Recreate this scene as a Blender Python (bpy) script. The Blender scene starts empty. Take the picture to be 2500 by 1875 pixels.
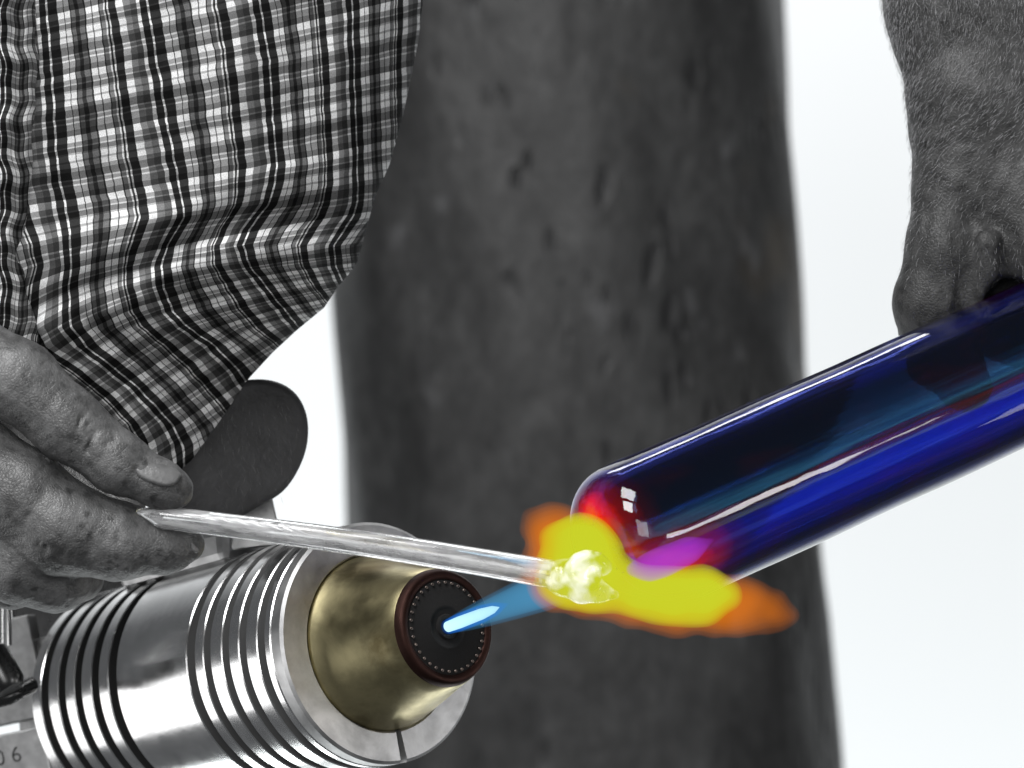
import bpy, bmesh, math, random
import numpy as np
from mathutils import Vector, Matrix

random.seed(7); RNG = np.random.default_rng(7)
S = bpy.context.scene
COL = S.collection
MM = 0.001
D = 1200.0                       # camera to the working plane, mm

# ------------------------------------------------------------------ camera
cam = bpy.data.cameras.new('camera'); camo = bpy.data.objects.new('camera', cam); COL.objects.link(camo)
camo.location = (0, -D*MM, 0); camo.rotation_euler = (math.radians(90), 0, 0)
cam.sensor_width = 36; cam.lens = 36*D/312.5
cam.clip_start = 0.02; cam.clip_end = 50
cam.dof.use_dof = True; cam.dof.focus_distance = 1.235; cam.dof.aperture_fstop = 16
S.camera = camo

# ------------------------------------------------------------------ world and lamps
w = bpy.data.worlds.new('World'); S.world = w; w.use_nodes = True
bg = w.node_tree.nodes['Background']; bg.inputs[0].default_value = (0.93, 0.96, 1, 1); bg.inputs[1].default_value = 0.10

def area(name, loc, aim, sx, sy, power, col=(1, 1, 1)):
    l = bpy.data.lights.new(name, 'AREA'); l.shape = 'RECTANGLE'; l.size = sx; l.size_y = sy; l.energy = power; l.color = col
    o = bpy.data.objects.new(name, l); COL.objects.link(o); o.location = loc
    o.rotation_euler = (Vector(aim)-Vector(loc)).to_track_quat('-Z', 'Y').to_euler()
    return o
area('backdrop_lamp_upper', (0, 1.5, 1.7), (0, 2.6, 0.1), 2.0, 0.7, 39)
area('backdrop_lamp_lower', (0, 1.5, -1.7), (0, 2.6, -0.1), 2.0, 0.7, 44, (0.95, 1, 1))
area('front_lamp', (-0.55, -0.78, 0.72), (-0.1, 0.03, 0.0), 0.35, 0.35, 7.0)
area('left_window_lamp', (-1.02, 0.14, -0.44), (-0.11, 0.09, -0.1), 0.72, 0.52, 2.4)
area('camera_fill_lamp', (-0.25, -1.7, 0.25), (-0.05, 0.05, 0.0), 0.7, 0.7, 7)  # fill added behind the camera to lift shirt, hand and arm
area('overhead_lamp', (-0.35, -0.40, 0.95), (-0.06, 0.03, 0), 0.45, 0.4, 8)
area('streak_lamp', (0.62, -0.50, 0.02), (0.06, 0.02, -0.02), 0.26, 0.07, 0.7)  # added strip lamp, makes the bright streak along the tube
area('right_fill_lamp', (0.85, 0.02, -0.14), (-0.03, 0.07, -0.09), 0.35, 0.4, 1.4)  # unseen fill added to brighten the clamp ring
S.view_settings.view_transform = 'Standard'; S.view_settings.look = 'None'
S.view_settings.exposure = 0; S.view_settings.gamma = 1
S.render.engine = 'CYCLES'
S.cycles.use_denoising = True
S.cycles.max_bounces = 20; S.cycles.transmission_bounces = 16; S.cycles.glossy_bounces = 8
S.cycles.transparent_max_bounces = 16; S.cycles.volume_bounces = 0

# ------------------------------------------------------------------ helpers
def Q(px, py, Y=0.0):
    """a point of the place, mm, from where it is seen and how deep it stands"""
    s = (D+Y)/D/8.0
    return np.array([(px-1250)*s, Y, (937.5-py)*s])

def empty(name, loc=(0, 0, 0)):
    o = bpy.data.objects.new(name, None); COL.objects.link(o); o.location = Vector(loc); o.empty_display_size = 0.01
    return o

def tag(o, label=None, cat=None, group=None, kind=None):
    if label: o['label'] = label
    if cat: o['category'] = cat
    if group: o['group'] = group
    if kind: o['kind'] = kind
    return o

def mesh_obj(name, verts, faces, mat, parent=None, smooth=True, scale=MM):
    me = bpy.data.meshes.new(name)
    v = (np.asarray(verts, dtype=float)*scale)
    me.from_pydata([tuple(p) for p in v.tolist()], [], [tuple(int(i) for i in f) for f in faces])
    if smooth: me.polygons.foreach_set('use_smooth', [True]*len(me.polygons))
    me.update()
    o = bpy.data.objects.new(name, me); COL.objects.link(o)
    if mat: me.materials.append(mat)
    if parent: adopt(o, parent)
    return o

def adopt(o, parent):
    o.parent = parent
    o.matrix_parent_inverse = Matrix.Translation(parent.location).inverted() if parent.parent is None else Matrix.Identity(4)

def bm_obj(name, bm, mat, parent=None, smooth=False):
    me = bpy.data.meshes.new(name); bm.to_mesh(me); bm.free()
    if smooth: me.polygons.foreach_set('use_smooth', [True]*len(me.polygons))
    o = bpy.data.objects.new(name, me); COL.objects.link(o)
    if mat: me.materials.append(mat)
    if parent: adopt(o, parent)
    return o

# --- node helpers
def new_mat(name):
    m = bpy.data.materials.new(name); m.use_nodes = True
    nt = m.node_tree; nt.nodes.clear()
    out = nt.nodes.new('ShaderNodeOutputMaterial')
    return m, nt, out

def N(nt, kind, **kw):
    n = nt.nodes.new(kind)
    for k, v in kw.items():
        if k.startswith('i_'):
            key = k[2:]; key = int(key) if key.isdigit() else key.replace('_', ' ')
            n.inputs[key].default_value = v
        else: setattr(n, k, v)
    return n

def ramp(nt, stops, interp='LINEAR'):
    r = nt.nodes.new('ShaderNodeValToRGB'); r.color_ramp.interpolation = interp
    e = r.color_ramp.elements
    while len(e) > 1: e.remove(e[-1])
    for i, (p, c) in enumerate(stops):
        el = e[0] if i == 0 else e.new(p)
        if i == 0: el.position = p
        el.color = (c, c, c, 1) if isinstance(c, (int, float)) else (*c, 1)
    return r

def coords(nt, scale=(1, 1, 1), kind='Object', rot=(0, 0, 0)):
    t = nt.nodes.new('ShaderNodeTexCoord'); m = nt.nodes.new('ShaderNodeMapping')
    m.inputs['Scale'].default_value = scale; m.inputs['Rotation'].default_value = rot
    nt.links.new(t.outputs[kind], m.inputs[0]); return m.outputs[0]

def noise(nt, vec, scale, detail=6, rough=0.55, dist=0.0):
    n = N(nt, 'ShaderNodeTexNoise', i_Scale=scale, i_Detail=detail, i_Roughness=rough, i_Distortion=dist)
    nt.links.new(vec, n.inputs['Vector']); return n.outputs[0]

def mixc(nt, f, a, b, mode='MIX'):
    m = nt.nodes.new('ShaderNodeMix'); m.data_type = 'RGBA'; m.blend_type = mode
    for ix, val in ((0, f), (6, a), (7, b)):
        sock = m.inputs[ix]
        if hasattr(val, 'links'): nt.links.new(val, sock)
        elif isinstance(val, (int, float)): sock.default_value = val if ix == 0 else (val, val, val, 1)
        else: sock.default_value = (*val, 1)
    return m.outputs[2]

def math_n(nt, op, a, b=None, clamp=False):
    m = nt.nodes.new('ShaderNodeMath'); m.operation = op; m.use_clamp = clamp
    for i, v in enumerate((a, b)):
        if v is None: continue
        if hasattr(v, 'links'): nt.links.new(v, m.inputs[i])
        else: m.inputs[i].default_value = v
    return m.outputs[0]

def bump(nt, h, strength, dist, prev=None):
    b = N(nt, 'ShaderNodeBump', i_Strength=strength, i_Distance=dist)
    nt.links.new(h, b.inputs['Height'])
    if prev: nt.links.new(prev, b.inputs['Normal'])
    return b.outputs[0]

def principled(nt, out, **kw):
    p = nt.nodes.new('ShaderNodeBsdfPrincipled')
    for k, v in kw.items():
        key = k.replace('_', ' ')
        if hasattr(v, 'links'): nt.links.new(v, p.inputs[key])
        elif isinstance(v, tuple) and len(v) == 3: p.inputs[key].default_value = (*v, 1)
        else: p.inputs[key].default_value = v
    nt.links.new(p.outputs[0], out.inputs[0])
    return p

# --- signed-distance modelling: smooth organic forms as one continuous surface
def surface_nets(vals, org, h):
    nx, ny, nz = vals.shape
    inside = vals < 0
    cnt = np.zeros((nx-1, ny-1, nz-1), np.int8)
    for a in (0, 1):
        for b in (0, 1):
            for c in (0, 1):
                cnt += inside[a:nx-1+a, b:ny-1+b, c:nz-1+c]
    act = (cnt > 0) & (cnt < 8)
    ci, cj, ck = np.nonzero(act)
    n = len(ci)
    idx = -np.ones(act.shape, np.int64); idx[ci, cj, ck] = np.arange(n)
    acc = np.zeros((n, 3)); num = np.zeros(n)
    corners = [(a, b, c) for a in (0, 1) for b in (0, 1) for c in (0, 1)]
    for p in corners:
        for ax in range(3):
            if p[ax]: continue
            q = list(p); q[ax] = 1
            v0 = vals[ci+p[0], cj+p[1], ck+p[2]]; v1 = vals[ci+q[0], cj+q[1], ck+q[2]]
            m = (v0 < 0) != (v1 < 0)
            t = np.where(m, v0/np.where(m, v0-v1, 1), 0)
            pos = np.tile(np.array(p, float), (n, 1)); pos[:, ax] += t
            acc[m] += pos[m]; num[m] += 1
    V = acc/num[:, None] + np.stack([ci, cj, ck], 1)
    V = V*h + np.asarray(org)
    F = []
    for ax in range(3):
        o1, o2 = (ax+1) % 3, (ax+2) % 3
        sl0 = [slice(None)]*3; sl1 = [slice(None)]*3
        sl0[ax] = slice(0, -1); sl1[ax] = slice(1, None)
        s0 = inside[tuple(sl0)]; s1 = inside[tuple(sl1)]
        e = np.argwhere(s0 != s1)
        lim = np.array([nx, ny, nz])-1
        ok = (e[:, o1] > 0) & (e[:, o2] > 0) & (e[:, o1] < lim[o1]) & (e[:, o2] < lim[o2])
        e = e[ok]
        flip = s0[e[:, 0], e[:, 1], e[:, 2]]
        def cell(d1, d2):
            c = e.copy(); c[:, o1] -= d1; c[:, o2] -= d2
            return idx[c[:, 0], c[:, 1], c[:, 2]]
        a, b, c, d = cell(1, 1), cell(0, 1), cell(0, 0), cell(1, 0)
        q = np.stack([a, b, c, d], 1)
        q[~flip] = q[~flip][:, ::-1]
        F.append(q)
    return V, np.concatenate(F)

class Sdf:
    def __init__(s, lo, hi, h):
        s.h = h; s.lo = np.asarray(lo, float)
        ax = [np.arange(lo[i], hi[i]+h, h, dtype=np.float32) for i in range(3)]
        s.X, s.Y, s.Z = np.meshgrid(*ax, indexing='ij')
        s.v = np.full(s.X.shape, 1e3, np.float32)
    def seg(s, a, b):
        a = np.asarray(a, np.float32); b = np.asarray(b, np.float32); ab = b-a
        t = ((s.X-a[0])*ab[0]+(s.Y-a[1])*ab[1]+(s.Z-a[2])*ab[2])/max(1e-6, float(ab@ab))
        return np.clip(t, 0, 1)
    def cone(s, a, b, r1, r2, fy=1.0):
        t = s.seg(a, b)
        dx = s.X-(a[0]+t*(b[0]-a[0])); dy = (s.Y-(a[1]+t*(b[1]-a[1])))/fy; dz = s.Z-(a[2]+t*(b[2]-a[2]))
        return np.sqrt(dx*dx+dy*dy+dz*dz)-(r1+t*(r2-r1))
    def add(s, d, k=3.0):
        hh = np.clip(0.5+0.5*(s.v-d)/k, 0, 1)
        s.v = s.v*(1-hh)+d*hh-k*hh*(1-hh)
    def cut(s, d, k=2.0):
        a = s.v; b = -d
        hh = np.clip(0.5-0.5*(a-b)/k, 0, 1)
        s.v = a*(1-hh)+b*hh+k*hh*(1-hh)
    def chain(s, pts, k=3.0, inner=None, fy=1.0):
        """pts: list of (point, radius); its own union first so that neighbours blend"""
        g = None
        for (p, r), (q, r2) in zip(pts[:-1], pts[1:]):
            d = s.cone(p, q, r, r2, fy)
            if g is None: g = d
            else:
                kk = inner or 2.5
                hh = np.clip(0.5+0.5*(g-d)/kk, 0, 1); g = g*(1-hh)+d*hh-kk*hh*(1-hh)
        s.add(g, k)
    def crease(s, pts, depth, wd):
        """a soft groove along a polyline (negative depth: a ridge)"""
        best = None
        for a, b in zip(pts[:-1], pts[1:]):
            d = s.cone(a, b, 0, 0)
            best = d if best is None else np.minimum(best, d)
        s.v = s.v+depth*np.exp(-(best/wd)**2)
    def mesh(s, name, mat, parent=None, grow=0.0):
        V, F = surface_nets(s.v-grow, s.lo, s.h)
        return mesh_obj(name, V, F, mat, parent)

def tube_mesh(pts, rad, seg=16, cap=True):
    pts = [np.asarray(p, float) for p in pts]; n = len(pts)
    rad = rad if hasattr(rad, '__len__') else [rad]*n
    V = []; F = []
    t0 = pts[1]-pts[0]; ref = np.array([0, 0, 1.]) if abs(t0[2]) < 0.8*np.linalg.norm(t0) else np.array([1., 0, 0])
    for i, p in enumerate(pts):
        t = pts[min(i+1, n-1)]-pts[max(i-1, 0)]; t /= np.linalg.norm(t)
        u = np.cross(t, ref); u /= np.linalg.norm(u); v = np.cross(t, u)
        for k in range(seg):
            a = 2*math.pi*k/seg
            V.append(p+rad[i]*(math.cos(a)*u+math.sin(a)*v))
    for i in range(n-1):
        for k in range(seg):
            k2 = (k+1) % seg
            F.append((i*seg+k, i*seg+k2, (i+1)*seg+k2, (i+1)*seg+k))
    if cap:
        F.append(tuple(range(seg))[::-1]); F.append(tuple((n-1)*seg+k for k in range(seg)))
    return V, F

def lathe(profile, frame, seg=128, closed=False, a0=0.0, a1=2*math.pi):
    """profile: (s, r) along the axis; frame: origin, axis, e1, e2 (mm)"""
    o, ax, e1, e2 = frame
    full = abs(a1-a0-2*math.pi) < 1e-6
    n = seg if full else seg+1
    V = []; F = []
    for s_, r in profile:
        for k in range(n):
            a = a0+(a1-a0)*k/seg
            V.append(o+ax*s_+r*(math.cos(a)*e1+math.sin(a)*e2))
    m = len(profile)
    for i in range(m if closed else m-1):
        i2 = (i+1) % m
        for k in range(seg):
            k2 = (k+1) % n
            F.append((i*n+k, i2*n+k, i2*n+k2, i*n+k2))
    if not full and closed:
        F.append(tuple(i*n for i in range(m))); F.append(tuple(i*n+n-1 for i in range(m))[::-1])
    return V, F

def rounded_box(sx, sy, sz, bev, segs=2):
    bm = bmesh.new(); bmesh.ops.create_cube(bm, size=1)
    bmesh.ops.scale(bm, vec=(sx*MM, sy*MM, sz*MM), verts=bm.verts)
    bmesh.ops.bevel(bm, geom=bm.edges[:], offset=bev*MM, segments=segs, affect='EDGES', profile=0.5)
    return bm

def sharp(o, angle=35):
    bm = bmesh.new(); bm.from_mesh(o.data)
    for e in bm.edges:
        if len(e.link_faces) == 2 and e.calc_face_angle(0) > math.radians(angle): e.smooth = False
    bmesh.ops.recalc_face_normals(bm, faces=bm.faces)
    bm.to_mesh(o.data); bm.free()

# ------------------------------------------------------------------ materials
def mat_plain(name, col, rough=0.6, metal=0.0, bscale=0, bstr=0.2, vary=0.0):
    m, nt, out = new_mat(name)
    v = coords(nt)
    c = col
    if vary:
        f = noise(nt, v, 60, 5)
        r = ramp(nt, [(0.3, tuple(x*(1-vary) for x in col)), (0.7, tuple(min(1, x*(1+vary)) for x in col))])
        nt.links.new(f, r.inputs[0]); c = r.outputs[0]
    p = principled(nt, out, Base_Color=c, Roughness=rough, Metallic=metal)
    if bscale:
        nt.links.new(bump(nt, noise(nt, v, bscale, 4), bstr, 0.0004), p.inputs['Normal'])
    return m

def mat_post():
    m, nt, out = new_mat('weathered_post')
    v = coords(nt, (1, 1, 0.6)); v2 = coords(nt, (1, 1, 0.10)); v3 = coords(nt, (1, 1, 0.38))
    base = ramp(nt, [(0.28, 0.026), (0.5, 0.050), (0.72, 0.085)])
    nt.links.new(noise(nt, v, 22, 9, 0.66, 0.4), base.inputs[0])
    streak = ramp(nt, [(0.35, 0.55), (0.6, 1.0)]); nt.links.new(noise(nt, v2, 60, 5), streak.inputs[0])
    c = mixc(nt, 0.6, base.outputs[0], streak.outputs[0], 'MULTIPLY')
    hs = []
    for sc, r0, lo_ in ((19.0, 0.13, 0.45), (46.0, 0.20, 0.50), (80.0, 0.22, 0.52)):       # pits and knot holes
        vor = N(nt, 'ShaderNodeTexVoronoi', i_Scale=sc, i_Randomness=1.0)
        wrp = N(nt, 'ShaderNodeVectorMath', operation='ADD'); nz = N(nt, 'ShaderNodeTexNoise', i_Scale=40.0, i_Detail=3.0); nt.links.new(v3, nz.inputs['Vector'])
        sc_ = N(nt, 'ShaderNodeVectorMath', operation='SCALE'); sc_.inputs[3].default_value = 0.014; nt.links.new(nz.outputs['Color'], sc_.inputs[0])
        nt.links.new(v3, wrp.inputs[0]); nt.links.new(sc_.outputs[0], wrp.inputs[1]); nt.links.new(wrp.outputs[0], vor.inputs['Vector'])
        kn = ramp(nt, [(0.0, 1.0), (r0*0.55, 0.75), (r0*1.3, 0.0)]); nt.links.new(vor.outputs['Distance'], kn.inputs[0])
        pick = ramp(nt, [(lo_, 0.0), (lo_+0.05, 1.0)]); nt.links.new(noise(nt, v, 8, 2), pick.inputs[0])
        hs.append(math_n(nt, 'MULTIPLY', kn.outputs[0], pick.outputs[0]))
    kk = math_n(nt, 'MAXIMUM', math_n(nt, 'MAXIMUM', hs[0], hs[1]), hs[2])
    grit = ramp(nt, [(0.35, 0.55), (0.65, 1.25)]); nt.links.new(noise(nt, v, 150, 6, 0.7), grit.inputs[0])
    c = mixc(nt, 1.0, c, grit.outputs[0], 'MULTIPLY')
    c = mixc(nt, math_n(nt, 'MULTIPLY', kk, 0.85), c, (0.010, 0.010, 0.011))
    pale = ramp(nt, [(0.64, 0.0), (0.72, 0.7)]); nt.links.new(noise(nt, v, 26, 4), pale.inputs[0])
    c = mixc(nt, pale.outputs[0], c, (0.15, 0.15, 0.155))
    rust = ramp(nt, [(0.62, 0.0), (0.70, 0.55)]); nt.links.new(noise(nt, coords(nt, (1, 1, 1.0)), 5.0, 3), rust.inputs[0])
    c = mixc(nt, rust.outputs[0], c, (0.10, 0.075, 0.045))
    p = principled(nt, out, Base_Color=c, Roughness=0.5, Specular_IOR_Level=0.6)
    h = math_n(nt, 'SUBTRACT', noise(nt, v, 40, 6), kk)
    nt.links.new(bump(nt, h, 0.45, 0.006), p.inputs['Normal'])
    return m

def mat_plaid():
    m, nt, out = new_mat('plaid_cotton')
    uv = N(nt, 'ShaderNodeUVMap', uv_map='UVMap')
    # threads wander a little
    wob = N(nt, 'ShaderNodeTexNoise', i_Scale=3.0, i_Detail=3.0); nt.links.new(uv.outputs[0], wob.inputs['Vector'])
    wv = N(nt, 'ShaderNodeVectorMath', operation='SCALE'); wv.inputs[3].default_value = 0.05
    sb = N(nt, 'ShaderNodeVectorMath', operation='SUBTRACT'); sb.inputs[1].default_value = (0.5, 0.5, 0.5)
    nt.links.new(wob.outputs['Color'], sb.inputs[0]); nt.links.new(sb.outputs[0], wv.inputs[0])
    ad = N(nt, 'ShaderNodeVectorMath', operation='ADD'); nt.links.new(uv.outputs[0], ad.inputs[0]); nt.links.new(wv.outputs[0], ad.inputs[1])
    sep = N(nt, 'ShaderNodeSeparateXYZ'); nt.links.new(ad.outputs[0], sep.inputs[0])
    fu = math_n(nt, 'FRACT', math_n(nt, 'ADD', sep.outputs[0], 0.05)); fv = math_n(nt, 'FRACT', sep.outputs[1])
    warp = ramp(nt, [(0, .85), (.022, .018), (.088, .9), (.107, .022), (.20, .82), (.258, .03), (.268, .76), (.318, .04), (.33, .14),
                     (.37, .025), (.41, .16), (.46, .03), (.473, .84), (.535, .16), (.545, .84), (.61, .03), (.622, .22), (.662, .8), (.678, .03), (.698, .75),
                     (.712, .02), (.79, .85), (.86, .22), (.925, .12), (.985, .85)], 'CONSTANT')
    weft = ramp(nt, [(0, .05), (.12, .6), (.145, .22), (.2, .75), (.23, .25), (.33, .06), (.42, .95), (.53, .30), (.60, .7), (.625, .12),
                     (.70, .5), (.73, 1.0), (.82, .45), (.85, 1.0), (.93, .30)], 'CONSTANT')
    nt.links.new(fu, warp.inputs[0]); nt.links.new(fv, weft.inputs[0])
    wf = math_n(nt, 'ADD', math_n(nt, 'MULTIPLY', weft.outputs[0], 0.85), 0.15)
    c = mixc(nt, 1.0, warp.outputs[0], wf, 'MULTIPLY')
    lift = math_n(nt, 'MULTIPLY', weft.outputs[0], 0.018)
    c = mixc(nt, 1.0, c, lift, 'ADD')
    # fine weave
    vs = N(nt, 'ShaderNodeMapping'); vs.inputs['Scale'].default_value = (110, 40, 1); nt.links.new(uv.outputs[0], vs.inputs[0])
    grain = noise(nt, vs.outputs[0], 1.0, 2)
    g = ramp(nt, [(0.3, 0.72), (0.7, 1.1)]); nt.links.new(grain, g.inputs[0])
    c = mixc(nt, 1.0, c, g.outputs[0], 'MULTIPLY')
    p = principled(nt, out, Base_Color=c, Roughness=0.9, Specular_IOR_Level=0.12)
    nb = bump(nt, warp.outputs[0], 0.25, 0.0003)
    nb = bump(nt, grain, 0.35, 0.0003, nb)
    v = coords(nt)
    nb = bump(nt, noise(nt, v, 90, 4), 0.5, 0.0018, nb)
    nt.links.new(nb, p.inputs['Normal'])
    return m

def mat_skin(name, lo, hi, rough=0.40):
    m, nt, out = new_mat(name)
    v = coords(nt)
    a = ramp(nt, [(0.28, lo*0.6), (0.5, (lo+hi)/2), (0.75, hi)]); nt.links.new(noise(nt, v, 140, 8, 0.68), a.inputs[0])
    blot = ramp(nt, [(0.35, 0.62), (0.65, 1.12)]); nt.links.new(noise(nt, v, 45, 5), blot.inputs[0])
    c = mixc(nt, 0.9, a.outputs[0], blot.outputs[0], 'MULTIPLY')
    spots = ramp(nt, [(0.57, 1.0), (0.68, 0.35)]); nt.links.new(noise(nt, v, 260, 3), spots.inputs[0])
    c = mixc(nt, 0.8, c, spots.outputs[0], 'MULTIPLY')
    p = principled(nt, out, Base_Color=c, Roughness=rough, Specular_IOR_Level=0.5)
    vor = N(nt, 'ShaderNodeTexVoronoi', feature='DISTANCE_TO_EDGE', i_Scale=900.0); nt.links.new(v, vor.inputs['Vector'])
    h1 = ramp(nt, [(0.0, 0.0), (0.25, 1.0)]); nt.links.new(vor.outputs[0], h1.inputs[0])
    nb = bump(nt, h1.outputs[0], 0.30, 0.00035)
    nb = bump(nt, noise(nt, v, 420, 6, 0.65), 0.25, 0.0005, nb)
    nb = bump(nt, noise(nt, coords(nt, (1, 1, 0.45), rot=(0, 0.7, 0)), 240, 4), 0.12, 0.0006, nb)
    nt.links.new(nb, p.inputs['Normal'])
    return m

def mat_metal(name, col, rough, vary=0.25, brush=True, dirt=None, spec=1.0):
    m, nt, out = new_mat(name)
    v = coords(nt)
    f = noise(nt, v, 55, 7, 0.65, 0.4)
    r = ramp(nt, [(0.3, tuple(x*(1-vary) for x in col)), (0.62, col)]); nt.links.new(f, r.inputs[0])
    c = r.outputs[0]
    if dirt:
        d = ramp(nt, [(0.5, 0.0), (0.72, 0.85)]); nt.links.new(noise(nt, v, 38, 6, 0.6, 0.6), d.inputs[0])
        c = mixc(nt, d.outputs[0], c, dirt)
    rr = ramp(nt, [(0.3, min(1, rough*1.35)), (0.7, rough*0.9)]); nt.links.new(noise(nt, v, 120, 5), rr.inputs[0])
    p = principled(nt, out, Base_Color=c, Metallic=1.0, Roughness=rr.outputs[0])
    nb = bump(nt, noise(nt, v, 420, 4), 0.12, 0.0002)
    nt.links.new(nb, p.inputs['Normal'])
    return m

def mat_glass_clear(name='clear_glass', highlight_mix=0.26, highlight_glow=0.0):
    m, nt, out = new_mat(name)
    v = coords(nt); vr = coords(nt, rot=(0, -0.144, 0))
    mp = nt.nodes.new('ShaderNodeMapping'); mp.inputs['Scale'].default_value = (0.04, 1, 1); nt.links.new(vr, mp.inputs[0]); vl = mp.outputs[0]
    p = principled(nt, out, Base_Color=(0.97, 0.98, 0.98), Roughness=0.05, IOR=1.47, Transmission_Weight=1.0)
    nt.links.new(bump(nt, noise(nt, vl, 130, 3), 0.05, 0.0008), p.inputs['Normal'])
    # highlights painted in: white streaks on the rod, glowing patches on the molten tip
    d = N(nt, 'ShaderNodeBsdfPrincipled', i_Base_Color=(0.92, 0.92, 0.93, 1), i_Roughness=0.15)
    f = ramp(nt, [(0.35, highlight_mix*0.4), (0.62, min(1, highlight_mix*1.6))] if not highlight_glow else [(0.49, 0.0), (0.60, highlight_mix)]); nt.links.new(noise(nt, vl if not highlight_glow else v, 520 if not highlight_glow else 75, 3), f.inputs[0])
    if highlight_glow:
        d.inputs['Emission Color'].default_value = (1, 1, 0.97, 1); d.inputs['Emission Strength'].default_value = highlight_glow
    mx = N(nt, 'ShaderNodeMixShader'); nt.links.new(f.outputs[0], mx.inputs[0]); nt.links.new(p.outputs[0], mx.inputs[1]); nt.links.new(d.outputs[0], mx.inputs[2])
    nt.links.new(mx.outputs[0], out.inputs[0])
    return m

def mat_glass_blue():
    m, nt, out = new_mat('cobalt_glass')
    # blue bands along the tube, cyan, grey and maroon reflections painted in (local x is the axis)
    at = N(nt, 'ShaderNodeAttribute', attribute_name='band')
    v = coords(nt, (0.03, 1, 1))
    st = noise(nt, v, 260, 5, 0.65)
    fb = math_n(nt, 'ADD', at.outputs['Fac'], math_n(nt, 'MULTIPLY', math_n(nt, 'SUBTRACT', st, 0.5), 0.24))
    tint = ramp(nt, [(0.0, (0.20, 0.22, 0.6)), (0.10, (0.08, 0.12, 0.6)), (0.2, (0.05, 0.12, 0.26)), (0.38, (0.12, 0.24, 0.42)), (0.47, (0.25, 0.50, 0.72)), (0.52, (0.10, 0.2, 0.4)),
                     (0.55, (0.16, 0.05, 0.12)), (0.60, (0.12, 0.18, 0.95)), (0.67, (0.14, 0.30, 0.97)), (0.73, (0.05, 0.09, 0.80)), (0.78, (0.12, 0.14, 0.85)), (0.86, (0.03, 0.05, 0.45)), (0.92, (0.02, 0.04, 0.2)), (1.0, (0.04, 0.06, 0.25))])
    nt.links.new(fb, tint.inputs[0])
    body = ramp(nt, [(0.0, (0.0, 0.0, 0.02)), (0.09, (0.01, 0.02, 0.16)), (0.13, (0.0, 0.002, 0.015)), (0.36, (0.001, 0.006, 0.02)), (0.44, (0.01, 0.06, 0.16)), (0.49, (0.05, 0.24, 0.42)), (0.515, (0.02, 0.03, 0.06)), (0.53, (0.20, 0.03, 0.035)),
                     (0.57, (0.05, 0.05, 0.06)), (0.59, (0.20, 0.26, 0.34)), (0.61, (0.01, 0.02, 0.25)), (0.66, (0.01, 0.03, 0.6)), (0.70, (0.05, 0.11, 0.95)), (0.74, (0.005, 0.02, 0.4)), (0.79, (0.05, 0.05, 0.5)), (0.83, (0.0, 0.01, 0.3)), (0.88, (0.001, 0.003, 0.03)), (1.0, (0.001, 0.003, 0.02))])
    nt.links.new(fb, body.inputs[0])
    ht = N(nt, 'ShaderNodeAttribute', attribute_name='glow_map')
    hot = ramp(nt, [(0.0, (0, 0, 0)), (0.28, (0.02, 0, 0)), (0.55, (0.16, 0.001, 0.0)), (0.78, (0.80, 0.008, 0.0)), (1.0, (1.0, 0.14, 0.0))])
    nz = math_n(nt, 'MULTIPLY', noise(nt, coords(nt, (0.4, 1, 1)), 90, 4), 0.4)
    hh = math_n(nt, 'SUBTRACT', math_n(nt, 'ADD', ht.outputs['Fac'], nz), 0.2, True)
    nt.links.new(hh, hot.inputs[0])
    nb = bump(nt, noise(nt, coords(nt, (0.12, 1, 1)), 160, 3), 0.12, 0.0008)
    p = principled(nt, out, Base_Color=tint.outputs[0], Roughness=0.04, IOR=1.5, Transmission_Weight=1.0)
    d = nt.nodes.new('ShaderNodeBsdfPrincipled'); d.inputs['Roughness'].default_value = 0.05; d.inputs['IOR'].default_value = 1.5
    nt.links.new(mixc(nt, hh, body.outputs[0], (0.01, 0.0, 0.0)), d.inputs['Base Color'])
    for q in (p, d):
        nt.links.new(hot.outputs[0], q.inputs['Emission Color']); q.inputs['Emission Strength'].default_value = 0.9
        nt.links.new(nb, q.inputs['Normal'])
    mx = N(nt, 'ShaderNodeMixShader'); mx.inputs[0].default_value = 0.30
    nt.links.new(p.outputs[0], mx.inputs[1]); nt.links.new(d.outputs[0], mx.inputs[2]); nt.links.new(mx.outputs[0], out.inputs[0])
    return m

def mat_flame(name, col, density):
    """a glowing gas: thick enough to reach its own colour, thin at its edge"""
    m, nt, out = new_mat(name)
    em = N(nt, 'ShaderNodeEmission', i_Color=(*col, 1), i_Strength=density)
    ab = N(nt, 'ShaderNodeVolumeAbsorption', i_Color=(0, 0, 0, 1), i_Density=density)
    ad = N(nt, 'ShaderNodeAddShader'); nt.links.new(em.outputs[0], ad.inputs[0]); nt.links.new(ab.outputs[0], ad.inputs[1])
    nt.links.new(ad.outputs[0], out.inputs['Volume'])
    return m

M_WALL = mat_plain('white_wall', (0.86, 0.87, 0.88), 0.9)
M_POST = mat_post()
M_SHIRT = mat_plaid()
M_SKIN = mat_skin('skin', 0.055, 0.21)
M_SKIN2 = mat_skin('forearm_skin', 0.018, 0.10, 0.5)
M_NAIL = mat_plain('nail', (0.15, 0.15, 0.15), 0.35, bscale=420, bstr=0.7, vary=0.5)
M_HAIR = mat_plain('arm_hair', (0.40, 0.40, 0.41), 0.35)
M_ALU = mat_metal('turned_aluminium', (0.86, 0.86, 0.86), 0.18, 0.12)
M_GROOVE_SHADE_PALE = mat_plain('groove_shade_grey', (0.13, 0.13, 0.13), 0.45, bscale=300, bstr=0.3)
M_GROOVE_SHADE = mat_plain('groove_shade_dark', (0.05, 0.05, 0.05), 0.5, bscale=300, bstr=0.3)
M_ALU_FACE = mat_metal('worn_aluminium', (0.62, 0.62, 0.62), 0.42, 0.4, dirt=(0.22, 0.22, 0.22))
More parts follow.
